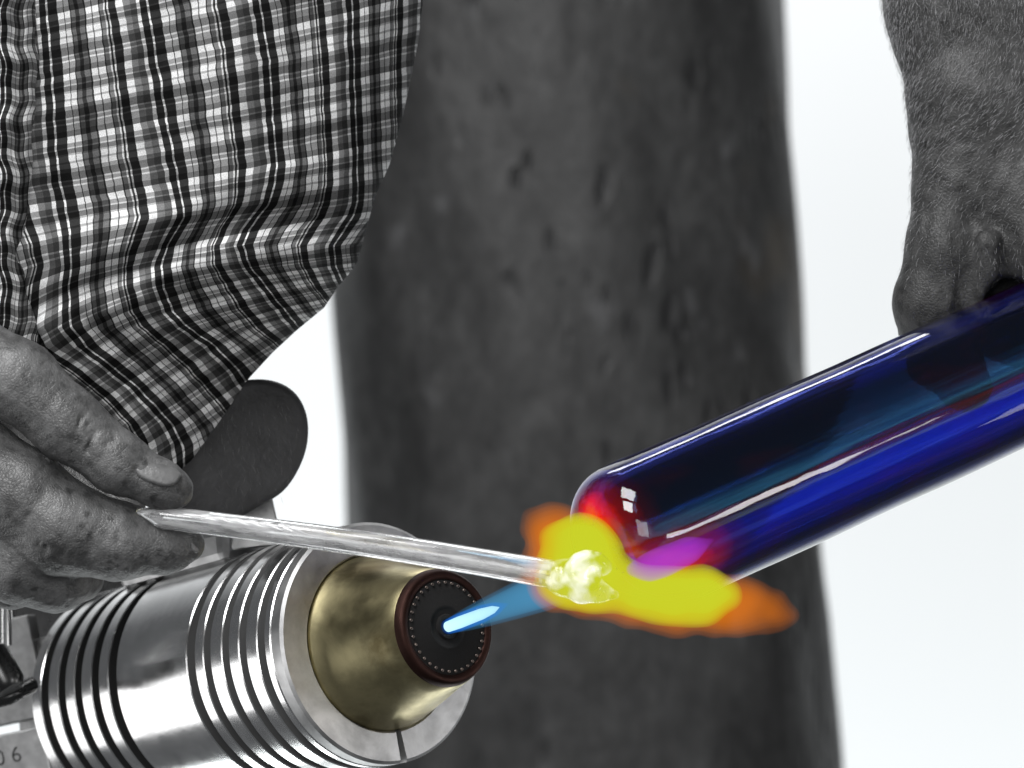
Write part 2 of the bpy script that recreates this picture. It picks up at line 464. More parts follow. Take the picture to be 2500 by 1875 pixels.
M_BRASS = mat_metal('tarnished_brass', (0.50, 0.44, 0.25), 0.31, 0.45, dirt=(0.13, 0.095, 0.035))
M_COPPER = mat_metal('heated_copper', (0.05, 0.026, 0.022), 0.5, 0.4)
M_SOOT = mat_plain('soot_black', (0.004, 0.0035, 0.0035), 0.95, bscale=700, bstr=0.4)
M_PORT = mat_metal('port_metal', (0.22, 0.18, 0.16), 0.35)
M_DARK = mat_metal('dark_steel', (0.12, 0.12, 0.12), 0.25)
M_GRAPH = mat_plain('graphite', (0.019, 0.019, 0.020), 0.55, bscale=420, bstr=0.9, vary=0.7)
M_CLEAR = mat_glass_clear()
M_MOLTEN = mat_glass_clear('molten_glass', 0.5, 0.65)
M_BLUE = mat_glass_blue()

# ------------------------------------------------------------------ setting: white wall far behind
wall = mesh_obj('background_wall', [(-3000, 2600, -3000), (3000, 2600, -3000), (3000, 2600, 3000), (-3000, 2600, 3000)], [(0, 1, 2, 3)], M_WALL, smooth=False)
tag(wall, kind='structure')

# ------------------------------------------------------------------ the thick post
def build_post():
    PY = 1150.0
    yl = [-1400, 0, 300, 600, 740, 900, 1100, 1280, 1600, 1875, 3300]
    xl = [770, 790, 798, 808, 815, 828, 842, 852, 862, 868, 880]
    yr = [-1400, 0, 300, 600, 900, 1300, 1500, 1875, 3300]
    xr = [1890, 1912, 1925, 1942, 1962, 2010, 2030, 2048, 2070]
    rows = np.linspace(-1400, 3300, 140); seg = 96
    V = []; F = []
    for i, y in enumerate(rows):
        L = Q(np.interp(y, yl, xl), y, PY); R = Q(np.interp(y, yr, xr), y, PY)
        cx = (L[0]+R[0])/2; hw = (R[0]-L[0])/2
        for k in range(seg):
            a = 2*math.pi*k/seg
            c, s_ = math.cos(a), math.sin(a)
            e = 0.9
            x = math.copysign(abs(c)**e, c)*hw; yy = math.copysign(abs(s_)**e, s_)*120
            wob = 1.6*math.sin(a*5+y*0.004)+1.2*math.sin(a*11-y*0.006+1)
            V.append((cx+x+wob*c, PY+yy+wob*s_, L[2]))
    for i in range(len(rows)-1):
        for k in range(seg):
            k2 = (k+1) % seg
            F.append((i*seg+k, (i+1)*seg+k, (i+1)*seg+k2, i*seg+k2))
    F.append(tuple(range(seg))); F.append(tuple((len(rows)-1)*seg+k for k in range(seg))[::-1])
    o = mesh_obj('post', V, F, M_POST)
    tag(o, 'thick dark grey weathered post standing out of focus behind the flame', 'post')
build_post()

# ------------------------------------------------------------------ person: plaid shirt, near hand, far arm
person = empty('person', Q(200, 2200, 90)*MM)
tag(person, 'person in black and white plaid shirt holding a glass rod and a blue tube', 'person')

GY = [-300, 0, 150, 300, 400, 450, 500, 530, 560, 600, 650, 700, 763, 800, 845, 883, 907, 946, 1000, 1037, 1085, 1143, 1300]
GB = [80, 100, 112, 120, 126, 135, 145, 150, 155, 160, 163, 157, 157, 161, 193, 245, 275, 322, 375, 408, 432, 438, 450]
GA = [300, 345, 370, 395, 415, 425, 437, 440, 425, 400, 382, 386, 410, 447, 512, 550, 569, 598, 640, 670, 692, 702, 720]
GC = [580, 622, 647, 657, 667, 660, 645, 620, 598, 583, 600, 640, 690, 720, 770, 820, 855, 890, 930, 960, 985, 1000, 1020]
GD = [820, 850, 856, 861, 865, 866, 862, 853, 832, 806, 812, 834, 885, 930, 1000, 1060, 1090, 1130, 1180, 1210, 1240, 1260, 1280]
SY = [-300, 0, 100, 200, 300, 400, 480, 540, 600, 640, 660, 700, 750, 806, 860, 922, 960, 1047, 1124, 1153, 1195]
SX = [1060, 1032, 1020, 1000, 978, 950, 914, 898, 882, 870, 857, 822, 790, 722, 664, 607, 583, 528, 480, 448, 400]
def sil(y): return np.interp(y, SY, SX)
def fold_y(x): return np.interp(x, [-200, 100, 250, 400, 550, 700, 850, 1000], [820, 745, 690, 608, 545, 522, 530, 540])

def shirt_relief(x, y):
    """mm toward (+) or away from (-) the viewer"""
    d = np.zeros_like(x)
    t = y-fold_y(x); amp = np.interp(x, [0, 150, 350, 800, 1000], [0.1, 0.4, 1, 1, .5])
    d += amp*(-7.5*np.exp(-(t/34)**2)+5.0*np.exp(-((t-75)/55)**2)+4.0*np.exp(-((t+80)/70)**2))
    # drag folds running down towards the hem
    def fold(pts, wd, h):
        nonlocal d
        best = np.full_like(x, 1e9)
        for (x0, y0), (x1, y1) in zip(pts[:-1], pts[1:]):
            vx, vy = x1-x0, y1-y0
            tt = np.clip(((x-x0)*vx+(y-y0)*vy)/(vx*vx+vy*vy), 0, 1)
            best = np.minimum(best, np.hypot(x-x0-tt*vx, y-y0-tt*vy))
        d = d+h*np.exp(-(best/wd)**2)
    fold([(420, 700), (520, 800), (640, 860)], 26, -3.0)
    fold([(200, 780), (300, 850), (420, 900), (520, 960)], 24, -3.2)
    fold([(300, 700), (420, 790), (560, 880)], 26, 2.6)
    fold([(600, 640), (690, 710), (760, 760)], 22, -2.6)
    fold([(250, 930), (340, 1010), (420, 1090)], 24, 2.2)
    fold([(820, 120), (850, 300), (840, 470)], 30, 1.8)
    fold([(960, 60), (930, 220), (900, 420)], 18, -2.2)
    fold([(940, 330), (890, 420), (865, 560)], 14, -2.5)
    fold([(100, 120), (150, 400), (120, 640)], 36, -2.0)
    fold([(560, 0), (600, 250), (560, 420)], 60, 2.0)
    fold([(330, 0), (380, 250), (400, 450)], 40, -1.2)
    d += 0.5*np.sin(x*0.021+y*0.013)+0.4*np.sin(x*0.043-y*0.031+1.3)+0.3*np.sin(y*0.06+x*0.02)
    return d

def build_shirt():
    ny, nx = 230, 190
    rows = np.linspace(-300, 1192, ny)
    front = np.zeros((ny, nx, 3)); UV = np.zeros((ny, nx, 2))
    YC, W = 95.0, 560.0
    for i, y in enumerate(rows):
        xs = sil(y); xl = np.interp(y, [-300, 860, 926, 1032, 1134, 1192], [-420, -420, -60, 130, 280, 395])
        f = np.linspace(0, 1, nx); x = xl+(xs-xl)*np.sin(f*math.pi/2)**0.9
        wloc = min(W, (xs-xl)*1.0)
        q = np.clip((xs-x)/wloc, 0, 1)
        depth = np.sqrt(np.clip(1-(1-q)**2, 0, 1))             # rounds over at the outline
        bulge = np.interp(y, [-300, 200, 480, 620, 800, 1192], [48, 50, 47, 50, 44, 18])
        rel = shirt_relief(x, np.full(nx, y))*np.clip(q*6, 0, 1)
        Yv = YC-bulge*depth-rel
        for k in range(nx): front[i, k] = Q(x[k], y, Yv[k])
        g = [np.interp(y, GY, t) for t in (GB, GA, GC, GD)]
        gx = [g[0]-(g[1]-g[0])*2, g[0]-(g[1]-g[0])]+g+[g[3]+(g[3]-g[2])*0.8, g[3]+(g[3]-g[2])*1.8]
        UV[i, :, 0] = np.interp(x, gx, [-2, -1, 0, 1, 2, 3, 4, 5])
        slope = np.interp(y, [0, 500, 620, 800, 1200], [0.22, 0.16, 0.20, 0.5, 0.6])
        base = np.interp(y, [-300, 0, 500, 620, 800, 1200], [-300, 0, 500, 596, 700, 990])
        UV[i, :, 1] = (base+slope*x)/150.0
    back = front.copy(); back[:, :, 1] = YC+(YC-front[:, :, 1])*0.9+2
    V = np.concatenate([front.reshape(-1, 3), back.reshape(-1, 3)])
    uvv = np.concatenate([UV.reshape(-1, 2), UV.reshape(-1, 2)])
    F = []; o2 = ny*nx
    for i in range(ny-1):
        for k in range(nx-1):
            a, b, c, d = i*nx+k, i*nx+k+1, (i+1)*nx+k+1, (i+1)*nx+k
            F.append((a, d, c, b)); F.append((o2+a, o2+b, o2+c, o2+d))
        F.append((i*nx+nx-1, (i+1)*nx+nx-1, o2+(i+1)*nx+nx-1, o2+i*nx+nx-1))
        F.append((i*nx, o2+i*nx, o2+(i+1)*nx, (i+1)*nx))
    for k in range(nx-1):
        F.append((k, k+1, o2+k+1, o2+k))
        F.append(((ny-1)*nx+k, o2+(ny-1)*nx+k, o2+(ny-1)*nx+k+1, (ny-1)*nx+k+1))
    o = mesh_obj('shirt', V, F, M_SHIRT, person)
    uvl = o.data.uv_layers.new(name='UVMap')
    li = np.zeros(len(o.data.loops), np.int32); o.data.loops.foreach_get('vertex_index', li)
    uvl.data.foreach_set('uv', uvv[li].astype(np.float32).ravel())
    return o
shirt = build_shirt()

def build_sleeve():
    """the strip of gathered sleeve hanging in front at the left edge"""
    ny, nx = 160, 40
    rows = np.linspace(-300, 900, ny); V = []; uvv = []
    for i, y in enumerate(rows):
        xr = np.interp(y, [-300, 0, 150, 300, 450, 560, 640, 720, 780, 830, 900], [96, 97, 100, 92, 80, 70, 66, 72, 84, 98, 104])
        xr += 3*math.sin(y*0.05)
        for k in range(nx):
            f = k/(nx-1); x = -420+(xr+420)*math.sin(f*math.pi/2)
            q = (xr-x)/300
            rel = 1.2*math.sin(x*0.11+0.9*math.sin(y*0.02))*min(1, q*8)+0.6*math.sin(y*0.045+x*0.05)+0.9*math.sin(y*0.018-x*0.03+2)
            Yv = 52-22*math.sqrt(max(0, 1-(1-min(1, q))**2))-rel*min(1, q*10)
            V.append(Q(x, y, Yv)); uvv.append((x/150.0+0.05*math.sin(y*0.024)+0.02*math.sin(y*0.07), (y-0.08*x+4*math.sin(x*0.1))/150.0))
    F = [(i*nx+k, (i+1)*nx+k, (i+1)*nx+k+1, i*nx+k+1) for i in range(ny-1) for k in range(nx-1)]
    o = mesh_obj('sleeve', V, F, M_SHIRT, shirt)
    uvl = o.data.uv_layers.new(name='UVMap')
    for l in o.data.loops: uvl.data[l.index].uv = uvv[l.vertex_index]
    sm = o.modifiers.new('thickness', 'SOLIDIFY'); sm.thickness = 0.0012; sm.offset = -1
    return o
sleeve = build_sleeve()

def z2(x, y, Y): return Q(x*0.4822, 700+y*0.4822, Y)      # working coordinates of the near hand
RZ = 0.4822/8.0
def build_near_hand():
    lo = Q(-420, 1640, -28); hi = Q(540, 720, 62)
    g = Sdf((lo[0], -28, lo[2]), (hi[0], 66, hi[2]), 0.65)
    def ch(pts, k=3.0, fy=1.0): g.chain([(z2(x, y, Y), r*RZ) for x, y, Y, r in pts], k, 3.0, fy)
    # palm and wrist, mostly beyond the frame
    ch([(-900, 620, 40, 330), (-560, 760, 34, 340), (-330, 860, 30, 330)], 8)
    ch([(-330, 640, 52, 230), (-60, 770, 52, 200), (200, 930, 52, 170), (480, 1080, 48, 130), (640, 1130, 44, 100)], 3)
    ch([(-620, 560, 10, 300), (-480, 720, 8, 290), (-300, 720, 24, 200)], 5)
    ch([(-760, 330, 20, 360), (-440, 400, 12, 310)], 5)
    # middle finger, behind and below
    ch([(-420, 1080, 26, 240), (-120, 1260, 20, 232), (110, 1395, 15, 215), (280, 1470, 17, 175), (400, 1470, 24, 130)], 5)
    # ring finger, a little further round
    ch([(-420, 1230, 36, 220), (-100, 1420, 32, 190), (60, 1500, 30, 140)], 4)
    # index finger
    ch([(-420, 760, 24, 240), (-130, 880, 12, 225), (110, 1056, 6, 236), (320, 1224, 4, 236), (600, 1288, 4, 196), (840, 1318, 4, 132), (950, 1305, 5, 88)], 3)
    # thumb
    ch([(-480, 430, 22, 270), (-160, 345, 6, 205), (90, 474, 0, 200), (340, 694, -2, 180), (600, 893, -3, 152), (820, 1005, -3, 118), (880, 1030, -3, 98)], 2.5)
    L = lambda pts, Y: [z2(x, y, Y) for x, y in pts]
    # creases over the knuckles
    for pts, dep, wd in [
        ([(430, 640), (395, 690), (385, 770)], 1.0, 0.9), ([(540, 690), (480, 740), (440, 830)], 1.0, 0.9),
        ([(470, 660), (430, 720), (410, 800)], 0.5, 0.8), ([(360, 610), (340, 660), (335, 740)], 0.5, 0.8),
        ([(590, 760), (540, 800), (520, 860)], 0.4, 0.8)]:
        g.crease(L(pts, -11.5), dep*1.15, wd)
    for pts, dep, wd in [
        ([(290, 1240), (235, 1310), (205, 1390)], 1.1, 1.0), ([(250, 1215), (210, 1280), (180, 1340)], 0.6, 0.8),
        ([(455, 1270), (460, 1340), (430, 1400)], 0.8, 0.9), ([(350, 1230), (330, 1310), (300, 1400)], 0.5, 0.9),
        ([(600, 1230), (600, 1290)], 0.6, 0.8), ([(760, 1250), (770, 1330), (740, 1400)], 0.5, 0.8),
        ([(150, 1150), (120, 1220)], 0.5, 0.9), ([(840, 1400), (950, 1360)], 0.5, 0.8)]:
        g.crease(L(pts, -8.5), dep*1.15, wd)
    for pts in ([(170, 1530), (240, 1570), (300, 1590)], [(120, 1560), (200, 1610)]):
        g.crease(L(pts, 5), 0.6, 0.9)
    # bed of the thumb nail
    c = z2(800, 915, -10); 
    g.crease([z2(672, 880, -10), z2(700, 955, -11.3), z2(790, 985, -11.6), z2(900, 975, -10)], 0.9, 0.8)
    g.crease([z2(672, 880, -10), z2(700, 835, -8)], 0.7, 0.8)
    # lumps and knuckle pads
    X, Y, Z = g.X, g.Y, g.Z
    g.v += (0.14*np.sin(X*0.55+Z*0.4)*np.sin(Z*0.6-Y*0.5)+0.06*np.sin(X*1.3-Z*1.1+Y)).astype(np.float32)
    o = g.mesh('hand', M_SKIN, person)
    # nail plates
    def nail(name, cx, cy, Y, lx, ly, ang, tiltn):
        n = np.asarray(tiltn, float); n /= np.linalg.norm(n)
        u = np.array([math.cos(ang), 0, -math.sin(ang)]); u -= n*(u@n); u /= np.linalg.norm(u); v = np.cross(n, u)
        V = []; F = []; R_, S_ = 10, 36; c0 = z2(cx, cy, Y)
        for i in range(R_+1):
            r = i/R_
            for k in range(S_):
                a = 2*math.pi*k/S_
                ca, sa = math.cos(a), math.sin(a)
                x = math.copysign(abs(ca)**0.75, ca)*lx*r; y = math.copysign(abs(sa)**0.75, sa)*ly*r
                h = -(y/ly)**2*ly*0.42-(x/lx)**2*0.5-(0.5 if i == R_ else 0)
                V.append(c0+u*x+v*y+n*(h-0.9))
        for i in range(R_):
            for k in range(S_):
                k2 = (k+1) % S_
                F.append((i*S_+k, (i+1)*S_+k, (i+1)*S_+k2, i*S_+k2))
        q = mesh_obj(name, V, F, M_NAIL, o)
        md = q.modifiers.new('thickness', 'SOLIDIFY'); md.thickness = 0.0005; md.offset = -1
    nail('nail', 800, 905, -10.6, 7.4, 4.6, 0.46, (0.20, -0.70, 0.68))
    nail('nail', 1012, 1290, 1.5, 3.0, 2.6, 1.05, (0.88, -0.30, 0.36))
    return o
hand = build_near_hand()

def build_far_arm():
    lo = Q(2080, 1120, 62); hi = Q(2960, -330, 62)
    g = Sdf((lo[0], 48, lo[2]), (hi[0], 128, hi[2]), 0.9)
    def P(x, y, Y): return Q(x, y, Y)
    def ch(pts, k=3.0, fy=1.0, inner=6): g.chain([(P(x, y, Y), r/8.0*1.06) for x, y, Y, r in pts], k, inner, fy)
    # forearm, wrist, back of the hand
    ch([(2400, -420, 92, 300), (2430, 0, 90, 268), (2450, 250, 88, 226), (2465, 430, 86, 212), (2490, 560, 86, 205)], 4, 0.72)
    # thumb side, coming down behind the tube
    ch([(2400, 250, 84, 168), (2345, 470, 82, 108), (2320, 600, 80, 100), (2282, 740, 82, 94), (2290, 850, 88, 84), (2350, 950, 92, 62)], 6)
    # tendon along the outer edge
    ch([(2243, 250, 88, 16), (2250, 330, 88, 20), (2262, 480, 88, 16), (2245, 600, 88, 15), (2222, 700, 88, 12)], 3, 1.0, 3)
    # knuckles and fingers bending over and behind the tube
    ch([(2520, 470, 78, 130), (2560, 600, 72, 96), (2590, 700, 82, 84), (2570, 860, 100, 70)], 6)
    ch([(2620, 470, 84, 130), (2680, 600, 76, 96), (2700, 700, 84, 84), (2670, 860, 100, 70)], 6)
    ch([(2430, 560, 100, 130), (2470, 780, 108, 110), (2600, 840, 112, 110)], 4)
    # web folds beside the hollow
    ch([(2355, 560, 70, 26), (2362, 740, 74, 22)], 2); ch([(2410, 590, 66, 34), (2398, 760, 74, 30)], 2)
    # dark hollow between thumb web and first finger
    g.cut(g.cone(P(2462, 735, 56), P(2462, 730, 86), 8.0, 7.0), 2)
    g.cut(g.cone(P(2470, 760, 62), P(2540, 785, 74), 8.5, 8.5), 2)
    for pts, dep, wd in [([(2230, 360), (2330, 350), (2450, 350), (2520, 340)], 0.8, 1.6), ([(2260, 300), (2360, 300)], 0.5, 1.4),
                         ([(2330, 570), (2338, 680), (2332, 760)], 1.1, 1.5), ([(2384, 590), (2382, 740)], 1.2, 1.6), ([(2352, 470), (2372, 560), (2352, 640), (2345, 760)], 1.6, 2.2), ([(2440, 400), (2400, 500), (2340, 560)], 1.2, 2.4), ([(2500, 380), (2450, 470), (2420, 560)], 1.0, 2.4), ([(2290, 250), (2270, 420), (2262, 560)], 0.9, 1.6)]:
        for Yy in (62, 66, 70, 74): g.crease([P(x, y, Yy) for x, y in pts], dep*0.5, wd)
    X, Y, Z = g.X, g.Y, g.Z
    g.v += (0.15*np.sin(X*0.35+Z*0.28)*np.sin(Z*0.33-Y*0.3)+0.06*np.sin(X*0.9-Z*0.8+Y)).astype(np.float32)
    o = g.mesh('forearm', M_SKIN2, person)
    # short hairs
    me = o.data; n = len(me.vertices)
    co = np.zeros(n*3); me.vertices.foreach_get('co', co); co = co.reshape(-1, 3)/MM
    no = np.zeros(n*3); me.vertices.foreach_get('normal', no); no = no.reshape(-1, 3)
    s = 8*D/(D+co[:, 1]); py = 937.5-co[:, 2]*s; px = 1250+co[:, 0]*s
    wgt = np.interp(py, [-300, 0, 250, 450, 640, 720], [1, 1, 0.8, 0.35, 0.12, 0.0])*((no[:, 1] < 0.25))*(px < 2560)
    pick = RNG.choice(n, 7000, replace=True, p=wgt/wgt.sum())
    V = []; F = []
    for i in pick:
        p = co[i]+RNG.normal(0, 0.3, 3); nn = no[i]
        flow = np.array([-0.45+0.5*math.sin(p[2]*0.06), -0.1, -0.9])+RNG.normal(0, 0.28, 3)
        t = flow-nn*(flow@nn); t /= np.linalg.norm(t)+1e-6
        L_ = RNG.uniform(1.6, 4.2); side = np.cross(t, nn); w_ = RNG.uniform(0.03, 0.06)
        a = p-nn*0.3; b = p+t*L_*0.5+nn*L_*0.20; c = p+t*L_+nn*L_*0.18
        k = len(V)
        V += [a+side*w_, a-side*w_, b+side*w_*0.8, b-side*w_*0.8, c, b+nn*w_*1.2, a+nn*w_*1.2]
        F += [(k, k+1, k+3, k+2), (k+2, k+3, k+4), (k, k+2, k+5, k+6), (k+6, k+5, k+3, k+1), (k+2, k+4, k+5), (k+5, k+4, k+3)]
    hobj = mesh_obj('arm_hair', V, F, M_HAIR, o)
    hobj['kind'] = 'stuff'
    return o
arm = build_far_arm()

# ------------------------------------------------------------------ bench burner
NOZ = Q(1093, 1530, 39.0)
AX = np.array([.6206, -.7607, .1902]); AX /= np.linalg.norm(AX)
E1 = np.cross(AX, [0, 0, 1.]); E1 /= np.linalg.norm(E1); E2 = np.cross(E1, AX)   # e2 points up
BK = (NOZ, -AX, E1, E2)                       # s counts backwards from the nozzle face
burner = empty('bench_burner', (NOZ-AX*110-np.array([0, 0, 60.]))*MM)
tag(burner, 'grooved aluminium bench burner with tapered brass nozzle under the hand', 'burner')

def build_burner():
    R = 39.5
    # barrel with turned grooves
    gr = [(44.4, 48.5), (54.8, 58.7), (64.5, 68.4), (75, 79), (84, 88.7), (130.8, 135.9), (141.8, 146.4), (152.6, 157), (162.8, 167.4), (173.6, 178.5)]
    prof = [(41.0, 20), (41.0, R-0.5), (41.5, R)]
    dep = 9.0; c = 0.35
    for a, b in gr:
        if a < 44: a = 44
        prof += [(a-c, R), (a, R-c), (a+0.1, R-dep), (b-0.1, R-dep), (b, R-c), (b+c, R)]
    prof += [(184.0, R), (184.6, R-0.6), (184.6, 12)]
    V, F = lathe(prof, BK, 160)
    o = mesh_obj('barrel', V, F, M_ALU, burner); o.data.materials.append(M_GROOVE_SHADE); o.data.materials.append(M_GROOVE_SHADE_PALE)
    for p in o.data.polygons:                    # shade of the deep grooves painted on walls and floors
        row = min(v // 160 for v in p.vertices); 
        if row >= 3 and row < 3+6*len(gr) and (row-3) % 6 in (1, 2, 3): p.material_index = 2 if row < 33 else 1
    sharp(o, 25)
    # clamping ring on the front, split at the bottom
    gap = 0.035; a0 = -math.pi/2-0.10
    prof = [(36.2, 28.6), (35.4, 29.3), (35.4, R-1.2), (36.2, R-0.2), (40.8, R-0.2), (40.8, 28.6)]
    V, F = lathe(prof, BK, 150, True, a0+gap, a0+2*math.pi-gap)
    o = mesh_obj('clamp_ring', V, F, M_ALU_FACE, burner); sharp(o, 25)
    # brass nozzle
    prof = [(42, 28.5), (34.6, 28.4), (34.0, 28.2), (20, 24.1), (8, 20.3), (3.2, 19.0), (2.6, 18.5), (2.6, 8)]
    V, F = lathe(prof, BK, 128)
    o = mesh_obj('nozzle', V, F, M_BRASS, burner); sharp(o, 40)
    # heat-darkened rim and sooted face
    prof = [(3.0, 18.85), (1.0, 18.3), (0.1, 17.5), (0.0, 16.6), (0.2, 15.6), (0.6, 15.2), (1.5, 15.0)]
    V, F = lathe(prof, BK, 128)
    o = mesh_obj('nozzle_rim', V, F, M_COPPER, burner)
    prof = [(0.9, 15.4), (0.5, 14.9), (0.5, 7.5), (0.15, 7.1), (0.1, 6.4), (0.5, 6.0), (0.5, 4.2), (-0.4, 3.8), (-0.5, 3.0), (0.2, 2.6), (2, 2.4), (2, 0.01)]
    V, F = lathe(prof, BK, 96)
    face = mesh_obj('nozzle_face', V, F, M_SOOT, burner); sharp(face, 50)
    # ring of small gas ports
    V, F = lathe([(0.4, 0.55), (-0.15, 0.5), (-0.2, 0.32), (0.4, 0.25)], (np.zeros(3), -AX, E1, E2), 10)
    base = None
    for k in range(34):
        a = 2*math.pi*k/34
        c = NOZ+14.2*(math.cos(a)*E1+math.sin(a)*E2)-AX*0.2
        if base is None:
            o = mesh_obj('port', V, F, M_PORT, face); base = o
        else:
            o = base.copy(); COL.objects.link(o)
        o.parent = face; o.location = Vector(c*MM)
    # rear housing plates, valve pieces at the left edge
    rot = Matrix((tuple(AX), tuple(E1), tuple(E2))).transposed().to_4x4()
    def box(name, c, sx, sy, sz, mat, bev=0.8):
        o = bm_obj(name, rounded_box(sx, sy, sz, bev), mat, burner)
        o.matrix_parent_inverse = Matrix.Translation(burner.location).inverted()
        o.matrix_basis = Matrix.Translation(Vector(c)*MM) @ rot
        return o
    cen = NOZ-AX*198
    box('mount_block', NOZ-AX*124+E2*42-E1*2, 64, 40, 12, M_ALU_FACE, 3)
    box('dark_gap_filler', Q(190, 1500, 205), 50, 26, 26, M_DARK, 2)  # added dark block, blackens the gap between hand and barrel
    box('rear_housing', cen+E2*2-E1*2, 26, 62, 46, M_ALU_FACE)
    box('rear_foot', cen-E2*40-E1*6, 34, 80, 32, M_ALU_FACE, 1.2)
    V, F = tube_mesh([Q(-160, 1745, 120), Q(20, 1700, 116), Q(75, 1672, 128)], 3.0, 20)
    mesh_obj('gas_pipe', V, F, M_DARK, burner)
    V, F = tube_mesh([Q(8, 1380, 118), Q(8, 1575, 118)], 2.9, 24); o = mesh_obj('valve_stem', V, F, M_ALU, burner); sharp(o)
    V, F = lathe([(0, 0.1), (0, 5.0), (1, 6.0), (13, 6.0), (15, 4.8), (15, 0.1)], (Q(-25, 1590, 112), np.array([.5, -.25, -.83]), np.array([.85, 0.1, .51]), np.cross([.5, -.25, -.83], [.85, .1, .51])), 40)
    o = mesh_obj('valve_knob', V, F, M_DARK, burner); sharp(o, 40)
    # stamped number on the foot
    cu = bpy.data.curves.new('stamped_number', 'FONT'); cu.body = '0 6'; cu.size = 0.0078; cu.extrude = 0.0002; cu.align_x = 'CENTER'
    cu.offset = -0.0001
    tmp = bpy.data.objects.new('tmp_text', cu); COL.objects.link(tmp)
    dg = bpy.context.evaluated_depsgraph_get()
    me = bpy.data.meshes.new_from_object(tmp.evaluated_get(dg)); me.name = 'stamped_number'
    bpy.data.objects.remove(tmp)
    t = bpy.data.objects.new('stamped_number', me); COL.objects.link(t); me.materials.clear(); me.materials.append(M_DARK)
    adopt(t, burner)
    return t, rot
number, BROT = build_burner()
# the housing's left side faces the viewer's left; the stamp sits on the flat plate seen beside the barrel
PL = Q(30, 1860, 112)
def build_plate():
    # flat plate facing the viewer, its top edge rising to the right
    n = np.array([-0.20, -0.97, 0.05]); n /= np.linalg.norm(n)
    u = np.array([0.95, -0.19, 0.22]); u -= n*(u@n); u /= np.linalg.norm(u); v = np.cross(u, n)
    if v[2] < 0: v = -v
    rot = Matrix((tuple(u), tuple(-n), tuple(v))).transposed().to_4x4()
    for (cx, cy, sx, sz, Y) in ((15, 1600, 24, 24, 176), (0, 1735, 32, 11, 175), (-10, 1905, 44, 30, 173)):
        o = bm_obj('side_plate', rounded_box(sx, 10, sz, 0.6), M_ALU_FACE, burner)
        o.matrix_parent_inverse = Matrix.Translation(burner.location).inverted()
        o.matrix_basis = Matrix.Translation(Vector(Q(cx, cy, Y))*MM) @ rot
        last = Q(cx, cy, Y)
    r2 = Matrix((tuple(u), tuple(v), tuple(n))).transposed().to_4x4()
    number.matrix_parent_inverse = Matrix.Translation(burner.location).inverted()
    pos = last+u*7.8+v*4.6+n*5.12
    number.matrix_basis = Matrix.Translation(Vector(pos)*MM) @ r2
build_plate()

# ------------------------------------------------------------------ graphite marver on its bracket, above the burner
def build_marver():
    root = empty('graphite_marver', Q(620, 1300, 100)*MM)
    tag(root, 'dark scratched oval graphite paddle between the shirt hem and the glass rod', 'paddle')
    out = [(560, 935), (600, 927), (650, 925), (695, 938), (728, 965), (748, 1005), (754, 1050), (748, 1100), (728, 1150), (700, 1192), (672, 1215), (630, 1238), (590, 1262), (530, 1275), (450, 1265), (400, 1220), (390, 1150), (420, 1060), (470, 990), (515, 950)]
    P = np.array(out, float)
    # smooth the outline
    for _ in range(2):
        nxt = np.roll(P, -1, 0); P = np.stack([0.75*P+0.25*nxt, 0.25*P+0.75*nxt], 1).reshape(-1, 2)
    n = len(P); c = P.mean(0)
    V = []; F = []
    prof = [(0.30, 92.2), (0.6, 92), (0.90, 92), (0.965, 92.3), (0.99, 93.2), (1.0, 94.5), (1.0, 103), (0.98, 104)]
    for f, Y in prof:
        for x, y in P:
            tilt = (x-c[0])*0.03-(y-c[1])*0.015
            q = c+(np.array([x, y])-c)*f; V.append(Q(q[0], q[1], Y+tilt*f))
    for i in range(len(prof)-1):
        for k in range(n):
            k2 = (k+1) % n; F.append((i*n+k, (i+1)*n+k, (i+1)*n+k2, i*n+k2))
    F.append(tuple(range(n))); F.append(tuple((len(prof)-1)*n+k for k in range(n))[::-1])
    o = mesh_obj('pad', V, F, M_GRAPH, root)
    bm = bmesh.new(); bm.from_mesh(o.data); bmesh.ops.recalc_face_normals(bm, faces=bm.faces); bm.to_mesh(o.data); bm.free()
    # scratches as fine raised burrs
    V = []; F = []
    for _ in range(130):
        x = RNG.uniform(500, 735); y = RNG.uniform(980, 1230)
        if ((x-600)/140)**2+((y-1090)/160)**2 > 0.95: continue
        L_ = RNG.uniform(3, 30); a = RNG.normal(1.35, 0.25)
        Y = 91.9+(x-c[0])*0.03-(y-c[1])*0.015-0.08
        p0 = Q(x, y, Y); p1 = Q(x+L_*math.cos(a), y+L_*math.sin(a), Y+L_*(0.03*math.cos(a)-0.015*math.sin(a)))
        sd = np.cross(p1-p0, [0, 1, 0]); sd /= np.linalg.norm(sd); w_ = RNG.uniform(0.02, 0.05); k = len(V)
        V += [p0, (p0+p1)/2+sd*w_, p1, (p0+p1)/2-sd*w_, (p0+p1)/2+np.array([0, -0.05, 0])]
        F += [(k, k+1, k+4), (k+1, k+2, k+4), (k+2, k+3, k+4), (k+3, k, k+4)]
    q = mesh_obj('scratches', V, F, M_PORT2, o); q['kind'] = 'stuff'
    # bracket running down to the burner
    pts = [(575, 1235), (664, 1212), (690, 1330), (560, 1345)]
    V = [Q(x, y, 106) for x, y in pts]+[Q(x, y, 111) for x, y in pts]
    F = [(0, 1, 2, 3), (7, 6, 5, 4), (0, 4, 5, 1), (1, 5, 6, 2), (2, 6, 7, 3), (3, 7, 4, 0)]
    o = mesh_obj('bracket', V, F, M_ALU_FACE, root, smooth=False)
    md = o.modifiers.new('bevel', 'BEVEL'); md.width = 0.0006; md.segments = 2
M_PORT2 = mat_plain('scratch_metal', (0.13, 0.13, 0.13), 0.35)
build_marver()

